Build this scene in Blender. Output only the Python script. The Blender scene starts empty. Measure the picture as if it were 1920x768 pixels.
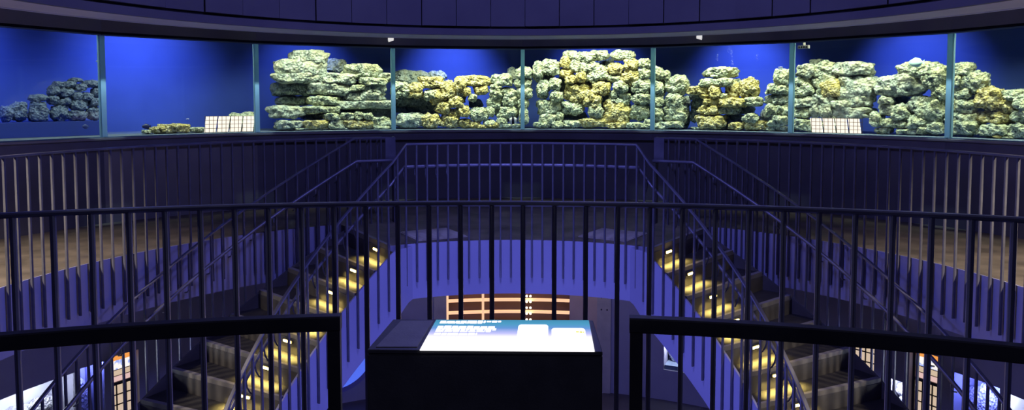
import bpy, bmesh, math, random
from math import sin, cos, pi, radians as R, degrees as D, sqrt, atan2
from mathutils import Vector, Matrix, noise

random.seed(7)
S = bpy.context.scene
COL = S.collection

# ------------------------------------------------------------------ camera
F, TH, PY, EYE = 1429.8, 0.0592, 274.9, 1.55
PSI = 2.2                                   # axis of the hall, degrees
CX, CY = 0.0053, 5.8726                     # centre of the rotunda
NX, NY = -0.167, -1.643                     # centre of the balcony's arc

def pix(x, y):
    """direction of the sight line through a pixel of the 1920x768 frame"""
    u, v = (x-960)/F, -(y-PY)/F
    return Vector((u, cos(TH)+v*sin(TH), v*cos(TH)-sin(TH)))

def on_cyl(x, y, r):
    d = pix(x, y)
    A = d.x**2+d.y**2; B = -(d.x*CX+d.y*CY); K = CX*CX+CY*CY-r*r
    t = (-B+sqrt(max(0, B*B-A*K)))/A
    p = d*t
    return D(atan2(p.x-CX, p.y-CY))-PSI, p.z+EYE

def on_floor(x, y, h=0.0):
    d = pix(x, y); t = (h-EYE)/d.z
    return d.x*t, d.y*t

def P(r, a, h, c=None):
    if c is None:
        a = R(a+PSI); return Vector((CX+r*sin(a), CY+r*cos(a), h))
    a = R(a); return Vector((c[0]+r*sin(a), c[1]+r*cos(a), h))

cam = bpy.data.cameras.new('camera')
cam.sensor_width = 36; cam.lens = F*36/1920
cam.shift_y = -(384-PY)/1920
cam.clip_start = 0.05; cam.clip_end = 200
co = bpy.data.objects.new('camera', cam); COL.objects.link(co)
co.location = (0, 0, EYE); co.rotation_euler = (pi/2-TH, 0, 0)
S.camera = co
S.view_settings.view_transform = 'Standard'
S.view_settings.look = 'None'
S.view_settings.exposure = 0.0
S.view_settings.gamma = 1.0
S.view_settings.use_curve_mapping = False
S.cycles.max_bounces = 7
S.cycles.diffuse_bounces = 3
S.cycles.glossy_bounces = 3
S.cycles.transparent_max_bounces = 24
S.cycles.caustics_reflective = False
S.cycles.caustics_refractive = False
S.cycles.use_denoising = True
S.cycles.sample_clamp_indirect = 4

w = bpy.data.worlds.new('world'); S.world = w; w.use_nodes = True
w.node_tree.nodes['Background'].inputs[0].default_value = (0.07, 0.08, 0.36, 1)
w.node_tree.nodes['Background'].inputs[1].default_value = 0.11

# ------------------------------------------------------------------ materials
def mat(name, col, rough=0.6, metal=0.0, emit=None, es=1.0, spec=0.5):
    m = bpy.data.materials.new(name); m.use_nodes = True
    b = m.node_tree.nodes['Principled BSDF']
    b.inputs['Base Color'].default_value = (*col, 1)
    b.inputs['Roughness'].default_value = rough
    b.inputs['Metallic'].default_value = metal
    b.inputs['Specular IOR Level'].default_value = spec
    if emit:
        b.inputs['Emission Color'].default_value = (*emit, 1)
        b.inputs['Emission Strength'].default_value = es
    return m

def noisy(m, c1, c2, scale=8.0, bump=0.0, bscale=40.0, stretch=(1, 1, 1), lo=.35, hi=.65):
    """colour variation and bump from noise on world-sized coordinates"""
    nt = m.node_tree; N = nt.nodes; L = nt.links; b = N['Principled BSDF']
    tc = N.new('ShaderNodeTexCoord'); mp = N.new('ShaderNodeMapping')
    mp.inputs['Scale'].default_value = stretch
    L.new(tc.outputs['Object'], mp.inputs[0])
    n = N.new('ShaderNodeTexNoise'); n.inputs['Scale'].default_value = scale; n.inputs['Detail'].default_value = 5
    L.new(mp.outputs[0], n.inputs['Vector'])
    r = N.new('ShaderNodeValToRGB')
    r.color_ramp.elements[0].position = lo; r.color_ramp.elements[0].color = (*c1, 1)
    r.color_ramp.elements[1].position = hi; r.color_ramp.elements[1].color = (*c2, 1)
    L.new(n.outputs['Fac'], r.inputs[0]); L.new(r.outputs[0], b.inputs['Base Color'])
    if bump:
        n2 = N.new('ShaderNodeTexNoise'); n2.inputs['Scale'].default_value = bscale; n2.inputs['Detail'].default_value = 3
        L.new(mp.outputs[0], n2.inputs['Vector'])
        bp = N.new('ShaderNodeBump'); bp.inputs['Strength'].default_value = bump; bp.inputs['Distance'].default_value = .01
        L.new(n2.outputs['Fac'], bp.inputs['Height']); L.new(bp.outputs[0], b.inputs['Normal'])
    return m

M = {}
M['steel'] = noisy(mat('painted_steel', (.16, .16, .20), .38, 0.35), (.13, .13, .17), (.19, .19, .23), 5)
M['darksteel'] = noisy(mat('dark_steel', (.03, .03, .03), .5, 0.2), (.022, .022, .024), (.04, .04, .042), 6)
M['plaster'] = noisy(mat('fascia_paint', (.37, .37, .55), .62), (.345, .345, .52), (.395, .395, .58), 1.2)
M['panel'] = noisy(mat('wall_panel', (.12, .115, .13), .55), (.105, .10, .115), (.135, .13, .145), 2.0, .08, 120)
M['panel2'] = noisy(mat('warmlit_panel_ledge_brown', (.24, .225, .205), .55), (.22, .205, .19), (.26, .245, .22), 2.0, .08, 120)  # warm light on one facet painted in; also the ledge's own brown
M['frieze'] = noisy(mat('frieze_panel', (.24, .23, .25), .6), (.22, .21, .23), (.26, .25, .27), 2.0)
M['black'] = mat('black_gap', (.008, .008, .01), .8)
M['soffit'] = noisy(mat('soffit_paint', (.8, .78, .82), .7), (.76, .74, .78), (.84, .82, .86), 1.5)
M['drum'] = noisy(mat('drum_panel', (.13, .12, .14), .6), (.115, .105, .125), (.145, .135, .15), 1.3)
M['floor'] = noisy(mat('floor_planks', (.14, .115, .09), .55), (.09, .075, .06), (.17, .14, .11), 3.0, .1, 60, (1, 1, 1))
M['lowfloor'] = noisy(mat('lower_floor', (.09, .09, .14), .5), (.08, .08, .12), (.10, .10, .16), 2.0)
M['lowwall'] = noisy(mat('lower_wall', (.34, .34, .46), .7), (.31, .31, .43), (.37, .37, .49), 1.4)
M['concrete'] = noisy(mat('raw_concrete', (.5, .47, .47), .8), (.42, .40, .41), (.55, .52, .51), 4, .2, 40)
M['beige'] = noisy(mat('beige_board', (.62, .48, .42), .7), (.59, .45, .39), (.65, .51, .45), 3)
M['tread'] = noisy(mat('stair_tread', (.03, .028, .026), .55), (.022, .021, .019), (.038, .036, .032), 8, .15, 90)
M['riser'] = noisy(mat('stair_riser', (.10, .095, .095), .55), (.085, .08, .08), (.115, .11, .11), 6)
M['nosing'] = mat('nosing_strip', (.22, .21, .2), .5)
M['mat'] = noisy(mat('ribbed_rubber', (.5, .46, .38), .6), (.46, .42, .35), (.54, .5, .41), 6)
M['navy'] = noisy(mat('tank_backdrop', (.10, .15, .42), .95), (.09, .135, .38), (.11, .165, .46), 1.0)
M['tankfloor'] = noisy(mat('tank_bed', (.13, .17, .24), .9), (.10, .13, .19), (.16, .21, .29), 12, .3, 60)
M['edge'] = mat('acrylic_edge', (.16, .24, .32), .3)
def joint_mat():
    m = bpy.data.materials.new('acrylic_joint'); m.use_nodes = True; nt = m.node_tree; N = nt.nodes; N.clear()
    o = N.new('ShaderNodeOutputMaterial'); d = N.new('ShaderNodeBsdfDiffuse'); t = N.new('ShaderNodeBsdfTranslucent'); mx = N.new('ShaderNodeMixShader')
    d.inputs[0].default_value = (.55, .84, 1, 1); t.inputs[0].default_value = (.55, .84, 1, 1); mx.inputs[0].default_value = .6
    nt.links.new(d.outputs[0], mx.inputs[1]); nt.links.new(t.outputs[0], mx.inputs[2]); nt.links.new(mx.outputs[0], o.inputs[0]); return m
M['joint'] = joint_mat()
M['podium'] = noisy(mat('podium_board', (.06, .06, .065), .6), (.05, .05, .055), (.07, .07, .075), 14, .15, 200)
M['podtop'] = noisy(mat('podium_top', (.2, .19, .2), .55), (.18, .17, .18), (.22, .21, .22), 20, .1, 200)
M['white'] = mat('white_plastic', (.85, .86, .86), .4)
M['led'] = mat('led_lens', (1, .85, .4), .4, emit=(1, .72, .20), es=26)
M['cream'] = mat('reflection_cream', (.97, .9, .76), .6, emit=(1, .86, .66), es=1.15)  # brightness of a glass reflection, put in as glow
M['wire'] = mat('brown_wire', (.16, .09, .07), .5)
M['oak'] = mat('amber_back', (.16, .09, .07), .6)
M['brass'] = mat('lit_rail', (.9, .55, .3), .5, emit=(1, .62, .34), es=.9)
M['lamp_reflection'] = mat('lamp_reflection', (1, .9, .6), .4, emit=(1, .78, .42), es=9)
M['dark'] = mat('dark_frame', (.03, .028, .03), .5)
M['cool'] = mat('lit_pale_back', (.8, .82, .95), .7)
M['blueglass'] = mat('lit_blue_glass', (.15, .25, .9), .3, emit=(.10, .19, .95), es=.75)
M['rim'] = mat('violet_rim', (.2, .2, .5), .5)

def glass_mat(name, tint, gloss):
    m = bpy.data.materials.new(name); m.use_nodes = True
    nt = m.node_tree; N = nt.nodes; L = nt.links; N.clear()
    o = N.new('ShaderNodeOutputMaterial'); t = N.new('ShaderNodeBsdfTransparent'); g = N.new('ShaderNodeBsdfGlossy')
    mx = N.new('ShaderNodeMixShader'); fr = N.new('ShaderNodeFresnel'); fr.inputs[0].default_value = 1.25
    mm = N.new('ShaderNodeMath'); mm.operation = 'MULTIPLY'; mm.inputs[1].default_value = gloss
    t.inputs[0].default_value = (*tint, 1); g.inputs['Roughness'].default_value = .02
    L.new(fr.outputs[0], mm.inputs[0]); L.new(mm.outputs[0], mx.inputs[0])
    L.new(t.outputs[0], mx.inputs[1]); L.new(g.outputs[0], mx.inputs[2]); L.new(mx.outputs[0], o.inputs[0])
    return m
M['glass'] = glass_mat('aquarium_glass', (.97, .99, 1), .8)

def water_mat():
    m = bpy.data.materials.new('blue_water'); m.use_nodes = True
    nt = m.node_tree; N = nt.nodes; N.clear()
    o = N.new('ShaderNodeOutputMaterial'); t = N.new('ShaderNodeBsdfTransparent')
    a = N.new('ShaderNodeVolumeAbsorption'); a.inputs[0].default_value = (.35, .62, 1, 1); a.inputs[1].default_value = .22
    nt.links.new(t.outputs[0], o.inputs['Surface']); nt.links.new(a.outputs[0], o.inputs['Volume'])
    return m
M['water'] = water_mat()

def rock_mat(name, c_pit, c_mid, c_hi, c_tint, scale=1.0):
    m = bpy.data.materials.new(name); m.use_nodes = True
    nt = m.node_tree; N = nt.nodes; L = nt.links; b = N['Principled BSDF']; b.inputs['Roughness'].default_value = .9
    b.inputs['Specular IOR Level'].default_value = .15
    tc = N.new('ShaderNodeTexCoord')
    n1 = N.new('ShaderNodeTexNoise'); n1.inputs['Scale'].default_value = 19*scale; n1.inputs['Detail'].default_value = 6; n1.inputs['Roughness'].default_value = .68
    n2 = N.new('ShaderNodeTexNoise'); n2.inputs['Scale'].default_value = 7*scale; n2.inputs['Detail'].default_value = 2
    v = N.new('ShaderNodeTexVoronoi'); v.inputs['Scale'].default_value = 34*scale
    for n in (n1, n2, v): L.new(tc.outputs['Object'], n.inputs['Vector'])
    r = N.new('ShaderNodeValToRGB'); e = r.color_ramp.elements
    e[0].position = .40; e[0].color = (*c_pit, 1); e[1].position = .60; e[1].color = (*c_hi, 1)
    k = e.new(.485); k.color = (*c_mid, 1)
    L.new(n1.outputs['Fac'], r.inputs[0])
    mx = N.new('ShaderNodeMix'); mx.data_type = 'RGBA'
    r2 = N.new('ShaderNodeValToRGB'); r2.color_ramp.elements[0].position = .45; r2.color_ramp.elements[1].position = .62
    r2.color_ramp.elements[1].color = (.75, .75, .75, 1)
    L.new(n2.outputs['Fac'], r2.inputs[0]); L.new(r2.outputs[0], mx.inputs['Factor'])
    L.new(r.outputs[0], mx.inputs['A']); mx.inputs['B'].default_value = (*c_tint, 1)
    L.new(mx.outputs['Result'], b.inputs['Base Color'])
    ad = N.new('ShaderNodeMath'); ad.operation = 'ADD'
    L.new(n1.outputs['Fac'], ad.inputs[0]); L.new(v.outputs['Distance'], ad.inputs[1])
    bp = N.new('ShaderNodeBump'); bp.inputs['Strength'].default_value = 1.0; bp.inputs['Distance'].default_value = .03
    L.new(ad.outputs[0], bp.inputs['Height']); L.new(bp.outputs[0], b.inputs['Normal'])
    return m
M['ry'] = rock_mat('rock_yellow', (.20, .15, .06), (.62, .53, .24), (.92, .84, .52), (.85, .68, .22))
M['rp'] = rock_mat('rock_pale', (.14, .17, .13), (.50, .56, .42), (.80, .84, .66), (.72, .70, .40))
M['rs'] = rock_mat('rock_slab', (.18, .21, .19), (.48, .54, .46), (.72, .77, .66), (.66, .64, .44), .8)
M['rg'] = rock_mat('rock_reflection', (.10, .14, .27), (.20, .26, .42), (.30, .37, .52), (.26, .32, .48))  # dim colouring of a reflection, for rocks built solid
M['rw'] = rock_mat('rock_white', (.40, .40, .52), (.78, .78, .88), (.95, .95, 1), (.82, .82, .94))
M['rd'] = rock_mat('rock_shaded', (.12, .16, .15), (.34, .40, .36), (.52, .58, .50), (.46, .50, .42))  # darker rock copy, shade between the rocks put into its colour

# ------------------------------------------------------------------ building helpers
def tag(o, label, cat, group=None):
    o['label'] = label; o['category'] = cat
    if group: o['group'] = group
    return o

def obj(name, bm, m, parent=None, smooth=False, kind=None, origin=None):
    me = bpy.data.meshes.new(name)
    if origin is not None: bmesh.ops.translate(bm, verts=bm.verts, vec=-Vector(origin))
    bmesh.ops.recalc_face_normals(bm, faces=bm.faces)
    if smooth:
        for f in bm.faces: f.smooth = True
    bm.to_mesh(me); bm.free()
    ms = m if isinstance(m, (list, tuple)) else [m]
    for q in ms: me.materials.append(M[q] if isinstance(q, str) else q)
    o = bpy.data.objects.new(name, me); COL.objects.link(o)
    if origin is not None: o.location = origin
    if parent is not None: adopt(o, parent)
    if kind: o['kind'] = kind
    return o

def world(o):
    p = Vector((0, 0, 0))
    while o is not None: p = p+Vector(o.location) if o.parent is None else p; o = o.parent
    return p

def adopt(o, parent):
    """make o a child that keeps its world place"""
    top = parent
    while top.parent is not None: top = top.parent
    o.parent = parent
    o.matrix_parent_inverse = Matrix.Translation(-Vector(top.location)) if parent is top else (parent.matrix_parent_inverse @ Matrix.Translation(parent.location)).inverted() @ Matrix.Translation(-Vector(top.location))

def thing(name, loc, label, cat, group=None):
    o = bpy.data.objects.new(name, None); COL.objects.link(o); o.location = loc; o.empty_display_size = .1
    return tag(o, label, cat, group)

def frange(a, b, step):
    n = max(1, int(math.ceil(abs(b-a)/step-1e-6)))
    return [a+(b-a)*i/n for i in range(n+1)]

def sweep(bm, prof, angs, hoff=None, c=None, caps=True):
    """sweep a closed (r,h) profile along an arc; hoff(a) lifts it"""
    rings = []
    for a in angs:
        dh = hoff(a) if hoff else 0
        rings.append([bm.verts.new(P(r, a, h+dh, c)) for r, h in prof])
    n = len(prof)
    for A, B in zip(rings, rings[1:]):
        for i in range(n):
            bm.faces.new((A[i], A[(i+1) % n], B[(i+1) % n], B[i]))
    if caps:
        bm.faces.new(rings[0]); bm.faces.new(rings[-1][::-1])
    return bm

def rect(r0, r1, h0, h1, b=0.0):
    if not b: return [(r0, h0), (r1, h0), (r1, h1), (r0, h1)]
    return [(r0+b, h0), (r1-b, h0), (r1, h0+b), (r1, h1-b), (r1-b, h1), (r0+b, h1), (r0, h1-b), (r0, h0+b)]

def circ(r, h, q, n=10):
    return [(r+q*cos(2*pi*i/n), h+q*sin(2*pi*i/n)) for i in range(n)]

def box(bm, c, s, rot=None):
    mt = Matrix.Translation(c) @ (rot if rot is not None else Matrix()) @ Matrix.Diagonal((s[0], s[1], s[2], 1))
    return bmesh.ops.create_cube(bm, size=1, matrix=mt)['verts']

def prism(bm, pts, h0, h1):
    lo = [bm.verts.new((x, y, h0)) for x, y in pts]; hi = [bm.verts.new((x, y, h1)) for x, y in pts]
    n = len(pts)
    for i in range(n): bm.faces.new((lo[i], lo[(i+1) % n], hi[(i+1) % n], hi[i]))
    bm.faces.new(lo[::-1]); bm.faces.new(hi)

def tube(bm, pts, q, n=8):
    rings = []
    for i, p in enumerate(pts):
        t = (Vector(pts[min(i+1, len(pts)-1)])-Vector(pts[max(i-1, 0)])).normalized()
        u = t.orthogonal().normalized(); 
        if abs(t.z) < .95: u = t.cross(Vector((0, 0, 1))).normalized()
        v = t.cross(u)
        rings.append([bm.verts.new(Vector(p)+q*(cos(2*pi*k/n)*u+sin(2*pi*k/n)*v)) for k in range(n)])
    for A, B in zip(rings, rings[1:]):
        for k in range(n): bm.faces.new((A[k], A[(k+1) % n], B[(k+1) % n], B[k]))
    bm.faces.new(rings[0][::-1]); bm.faces.new(rings[-1])

def RZ(a, c=None): return Matrix.Rotation(-R(a+(PSI if c is None else 0)), 4, 'Z')

def bar_mesh(name, h0, h1, tw=.019, rd=.034, b=.0075, m='steel'):
    bm = bmesh.new(); x, y = tw/2, rd/2
    prism(bm, [(-x+b, -y), (x-b, -y), (x, -y+b), (x, y-b), (x-b, y), (-x+b, y), (-x, y-b), (-x, -y+b)], h0, h1)
    bmesh.ops.recalc_face_normals(bm, faces=bm.faces)
    me = bpy.data.meshes.new(name); bm.to_mesh(me); bm.free(); me.materials.append(M[m]); return me

def bars(parent, me, places, r, hoff=None, c=None, name='baluster'):
    for a in places:
        o = bpy.data.objects.new(name, me); COL.objects.link(o)
        o.location = P(r, a, hoff(a) if hoff else 0, c)
        o.rotation_euler = (0, 0, -R(a+(PSI if c is None else 0)))
        adopt(o, parent)

# ------------------------------------------------------------------ sizes
RW, RG, RS, RO, RI = 6.405, 4.30, 4.12, 4.16, 2.62      # glass wall, void edge, stair outside, outer rail, inner edge
GB, GT = 1.105, 2.378                                   # glass bottom, top
LOW = -2.72
DEL, PH0 = 18.42, 1.48-PSI
RIN = 2.50                                              # stair inside
A0, STEP, RISE = 32.6, 5.1, .205
NST = 13
line = lambda a: -.02-(abs(a)-A0)*RISE/STEP             # line through the nosings
vert_a = [PH0+k*DEL for k in range(-5, 6)]              # corners of the glass wall

# ------------------------------------------------------------------ setting: floors, walls, ceiling
def strct(name, bm, m, smooth=False): return obj(name, bm, m, kind='structure', smooth=smooth)

bm = bmesh.new()
sweep(bm, rect(RG+.012, 6.6, -.10, 0), frange(-180, 180, 3), caps=False)
sweep(bm, rect(RI+.012, RG+.014, -.10, 0), frange(-A0, A0, 2))
# balcony the viewer stands on
ang = math.asin(2.83/5.05); pts = []
for i in range(25):
    a = -ang+2*ang*i/24; pts.append((NX+5.05*sin(a), NY+5.05*cos(a)))
pts += [(2.6, 1.9), (-2.9, 1.9)]
prism(bm, pts, -.12, -.001)
strct('floor', bm, 'floor')

bm = bmesh.new(); sweep(bm, rect(.02, 7.2, LOW-.1, LOW), frange(-180, 180, 6), caps=False)
strct('floor_lower', bm, 'lowfloor')

# fascias of the upper floor round the void (their underside is the lower ceiling)
bm = bmesh.new(); sweep(bm, rect(RG, RG+.12, -.61, -.002), frange(A0+.3, 150, 2))
sweep(bm, rect(RG, RG+.12, -.61, -.002), frange(-A0-.3, -150, 2))
sweep(bm, rect(RG+.12, 6.6, -.61, -.5), frange(-150, 150, 3))
strct('trim_1', bm, 'plaster')
bm = bmesh.new(); sweep(bm, rect(RI, RI+.12, -.61, -.002), frange(-A0+.15, A0-.15, 2))
sweep(bm, rect(RI+.12, RG+.12, -.61, -.5), frange(-A0+.15, A0-.15, 2))
strct('trim_2', bm, 'plaster')

# wall under the aquarium, ledge and frieze, one facet between two glass corners
def facet(bm, r, a, b, h0, h1, t=.08):
    p = [P(r, a, h0), P(r, b, h0), P(r+t, b, h0), P(r+t, a, h0)]
    lo = [bm.verts.new(q) for q in p]; hi = [bm.verts.new(q+Vector((0, 0, h1-h0))) for q in p]
    for i in range(4): bm.faces.new((lo[i], lo[(i+1) % 4], hi[(i+1) % 4], hi[i]))
    bm.faces.new(lo[::-1]); bm.faces.new(hi)
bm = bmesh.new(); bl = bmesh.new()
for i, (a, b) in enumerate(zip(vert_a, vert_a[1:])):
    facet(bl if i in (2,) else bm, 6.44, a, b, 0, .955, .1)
strct('wall_curved', bm, 'panel'); strct('wall_curved_warmlit', bl, 'panel2')  # second facet set carries warm light in its colour
bm = bmesh.new()
for a, b in zip(vert_a, vert_a[1:]):
    facet(bm, 6.36, a, b, .95, 1.065, .1)
strct('trim_3', bm, 'panel')
bm = bmesh.new()
for a, b in zip(vert_a, vert_a[1:]):
    facet(bm, 6.33, a, b, 1.066, 1.09, .1)
strct('trim_4', bm, 'panel2')
bm = bmesh.new()
for a, b in zip(vert_a, vert_a[1:]): facet(bm, 6.42, a, b, GT+.015, GT+.05, .05)
strct('trim_5', bm, 'black')  # shadow line above the glass, put in as a black strip
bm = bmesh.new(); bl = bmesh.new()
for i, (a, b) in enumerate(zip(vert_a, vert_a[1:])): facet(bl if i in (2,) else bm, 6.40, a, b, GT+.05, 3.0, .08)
strct('wall_frieze', bm, 'frieze'); strct('wall_frieze_warmlit', bl, 'panel2')  # same warm light painted into the frieze facet above

# ceiling: gallery recess, soffit ring, lip, fascia, drum
bm = bmesh.new(); sweep(bm, rect(4.9, 6.40, 2.98, 3.08), frange(-150, 150, 3)); strct('ceiling', bm, 'frieze')
bm = bmesh.new(); sweep(bm, [(4.42, 2.43), (4.94, 2.43), (4.94, 3.0), (4.86, 3.0), (4.86, 2.49), (4.42, 2.49)], frange(-180, 180, 2), caps=False)
sweep(bm, rect(4.955, 5.0, 2.425, 2.46), frange(-180, 180, 2), caps=False)
strct('ceiling_soffit', bm, 'soffit')
bm = bmesh.new(); sweep(bm, rect(4.37, 4.42, 2.428, 2.515), frange(-180, 180, 2), caps=False); strct('trim_6', bm, 'drum')
bm = bmesh.new(); sweep(bm, rect(4.41, 4.5, 2.50, 2.56), frange(-180, 180, 2), caps=False); strct('trim_7', bm, 'black')
bm = bmesh.new()
for i in range(60):
    a = -180+i*6; facet(bm, 4.35+.012*((i*7) % 3), a+.06, a+5.94, 2.548, 5.2, .08)
strct('wall_drum', bm, 'drum')
bm = bmesh.new(); sweep(bm, rect(.02, 4.6, 5.2, 5.3), frange(-180, 180, 6), caps=False); strct('ceiling_drum', bm, 'drum')

# ------------------------------------------------------------------ lower wall with its openings
RL = 5.3
OPEN = [(-84, -66.6, -2.5, -1.40), (-65.9, -62.9, -2.5, -1.38), (-62, -58.4, -2.62, -1.36), (-12.8, 7.0, -2.3, -.98),
        (21.9, 29.5, -2.28, -1.7), (48.0, 52.4, -2.3, -1.36), (54.0, 56.2, -2.3, -1.69), (57, 60.6, -2.62, -1.27),
        (62.5, 68.2, -2.5, -1.38), (68.8, 84, -2.5, -1.40)]
bm = bmesh.new()
angs = sorted(set([-110, 110]+[q for o in OPEN for q in o[:2]]+[float(x) for x in range(-108, 110, 3)]))
hs = sorted(set([LOW, -.5]+[q for o in OPEN for q in o[2:]]))
def inside(a, h): return any(o[0] < a < o[1] and o[2] < h < o[3] for o in OPEN)
def quad(bm, *p): bm.faces.new([bm.verts.new(q) for q in p])
for a, b in zip(angs, angs[1:]):
    for h, k in zip(hs, hs[1:]):
        if not inside((a+b)/2, (h+k)/2): quad(bm, P(RL, a, h), P(RL, b, h), P(RL, b, k), P(RL, a, k))
for (a0, a1, h0, h1) in OPEN:
    dp = .55 if a1-a0 > 6.5 else .4
    for a, b in zip(frange(a0, a1, 3), frange(a0, a1, 3)[1:]):
        for h in (h0, h1): quad(bm, P(RL, a, h), P(RL, b, h), P(RL+dp, b, h), P(RL+dp, a, h))
        quad(bm, P(RL+dp, a, h0), P(RL+dp, b, h0), P(RL+dp, b, h1), P(RL+dp, a, h1))
    for a in (a0, a1): quad(bm, P(RL, a, h0), P(RL+dp, a, h0), P(RL+dp, a, h1), P(RL, a, h1))
bmesh.ops.remove_doubles(bm, verts=bm.verts, dist=.0005)
strct('wall_lower', bm, 'lowwall')
for n, (a, b, m) in enumerate([(-14.8, -12.8, 'concrete'), (7.0, 11.4, 'beige'), (11.4, 13.6, 'concrete')]):
    bm = bmesh.new(); sweep(bm, rect(RL-.03, RL-.002, LOW, -.61), frange(a, b, 1))
    strct('trim_%d' % (8+n), bm, m)
bm = bmesh.new()
for i, h in enumerate((-1.12, -1.30, -1.48)):
    for a in (12.1, 13.0):
        bmesh.ops.create_cone(bm, cap_ends=True, segments=12, radius1=.012, radius2=.012, depth=.01, matrix=Matrix.Translation(P(RL-.033, a, h)) @ RZ(a) @ Matrix.Rotation(pi/2, 4, 'X'))
strct('trim_11', bm, 'dark')

# ------------------------------------------------------------------ aquarium
WIN = ['far left', 'left', '', '', '', '', '', '']
for i, (a, b) in enumerate(zip(vert_a[0:], vert_a[1:])):
    bm = bmesh.new(); facet(bm, RW, a+.02, b-.02, GB, GT, .03)
    wo = strct('window_%d' % (i+1), bm, 'glass')
    bm = bmesh.new(); facet(bm, RW-.004, a+.03, b-.03, GT, GT+.016, .036); e = obj('top_edge', bm, 'edge', wo)
    bm = bmesh.new(); facet(bm, RW-.004, a+.03, b-.03, GB-.012, GB, .036); e = obj('bottom_edge', bm, 'edge', wo)
for i, a in enumerate(vert_a):
    bm = bmesh.new(); box(bm, P(RW+.03, a, (GB+GT)/2), (.062, .075, GT-GB), RZ(a))
    strct('trim_%d' % (20+i), bm, 'joint')
bm = bmesh.new(); sweep(bm, rect(RW+.06, 8.5, 1.0, GB-.013), frange(-92, 92, 2)); strct('trim_12', bm, 'tankfloor')
bm = bmesh.new(); sweep(bm, rect(8.3, 8.4, 1.0, 2.9), frange(-92, 92, 2)); strct('wall_back', bm, 'navy')
bm = bmesh.new(); sweep(bm, rect(RW-.06, 8.5, 2.82, 2.9), frange(-92, 92, 2)); strct('ceiling_tank', bm, 'black')
bm = bmesh.new(); sweep(bm, rect(RW+.10, 8.25, GB, 2.5), frange(-91.5, 91.5, 2)); obj('aquarium_water', bm, 'water', kind='stuff')

# ---- rocks: one mesh each
def rock(c, hx, hy, hz, a, m, seed, e=2.6, rough=1.0, label='', group=None, sub=None, cat='rock', tilt=0.0):
    bm = bmesh.new()
    bmesh.ops.create_icosphere(bm, subdivisions=sub or (5 if hx > .17 else 4 if hx > .06 else 3), radius=1)
    o3 = Vector((seed*1.37 % 97, seed*2.11 % 89, seed*.73 % 83))
    ar = Vector((hx, hy, hz)); k = max(ar); q = ar/k
    for v in bm.verts:
        d = v.co.normalized()
        g = (abs(d.x)**e+abs(d.y)**e+abs(d.z)**e)**(-1/e)
        s = Vector((d.x*q.x, d.y*q.y, d.z*q.z))*g
        n = .30*noise.noise(s*1.6+o3)+.17*noise.noise(s*3.6+o3)+.10*noise.noise(s*8+o3)*rough
        f1 = noise.voronoi(s*5.5*(.5+.5*rough)+o3)[0][0]
        n += -.16*rough*max(0, .42-f1)+.035*noise.noise(s*17+o3)*rough
        v.co = d*g*(1+n)
    if tilt:
        bmesh.ops.rotate(bm, verts=bm.verts, cent=(0, 0, 0), matrix=Matrix.Rotation(tilt, 3, 'Y'))
    for i, hh in enumerate((hx, hy, hz)):
        lo = min(v.co[i] for v in bm.verts); hi = max(v.co[i] for v in bm.verts)
        for v in bm.verts: v.co[i] = ((v.co[i]-lo)/(hi-lo)*2-1)*hh
    for f in bm.faces: f.smooth = True
    o = obj('rock', bm, m, smooth=True)
    o.location = c; o.rotation_euler = (0, 0, -R(a+PSI))
    tag(o, label, cat, group)
    return o

NTH = ['', 'second', 'third', 'fourth', 'fifth', 'sixth', 'seventh', 'eighth', 'ninth', 'tenth', 'eleventh', 'twelfth', 'thirteenth']
def place_in_row(ci, n):
    if n == 1: return 'alone'
    if ci == 0: return 'leftmost'
    if ci == n-1: return 'rightmost'
    return NTH[ci]+' from left' if ci <= (n-1)/2 else NTH[n-1-ci]+' from right'
ROWS = ['bottom row', 'second row up', 'third row up', 'fourth row up', 'fifth row up', 'sixth row up', 'seventh row up', 'eighth row up']

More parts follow.
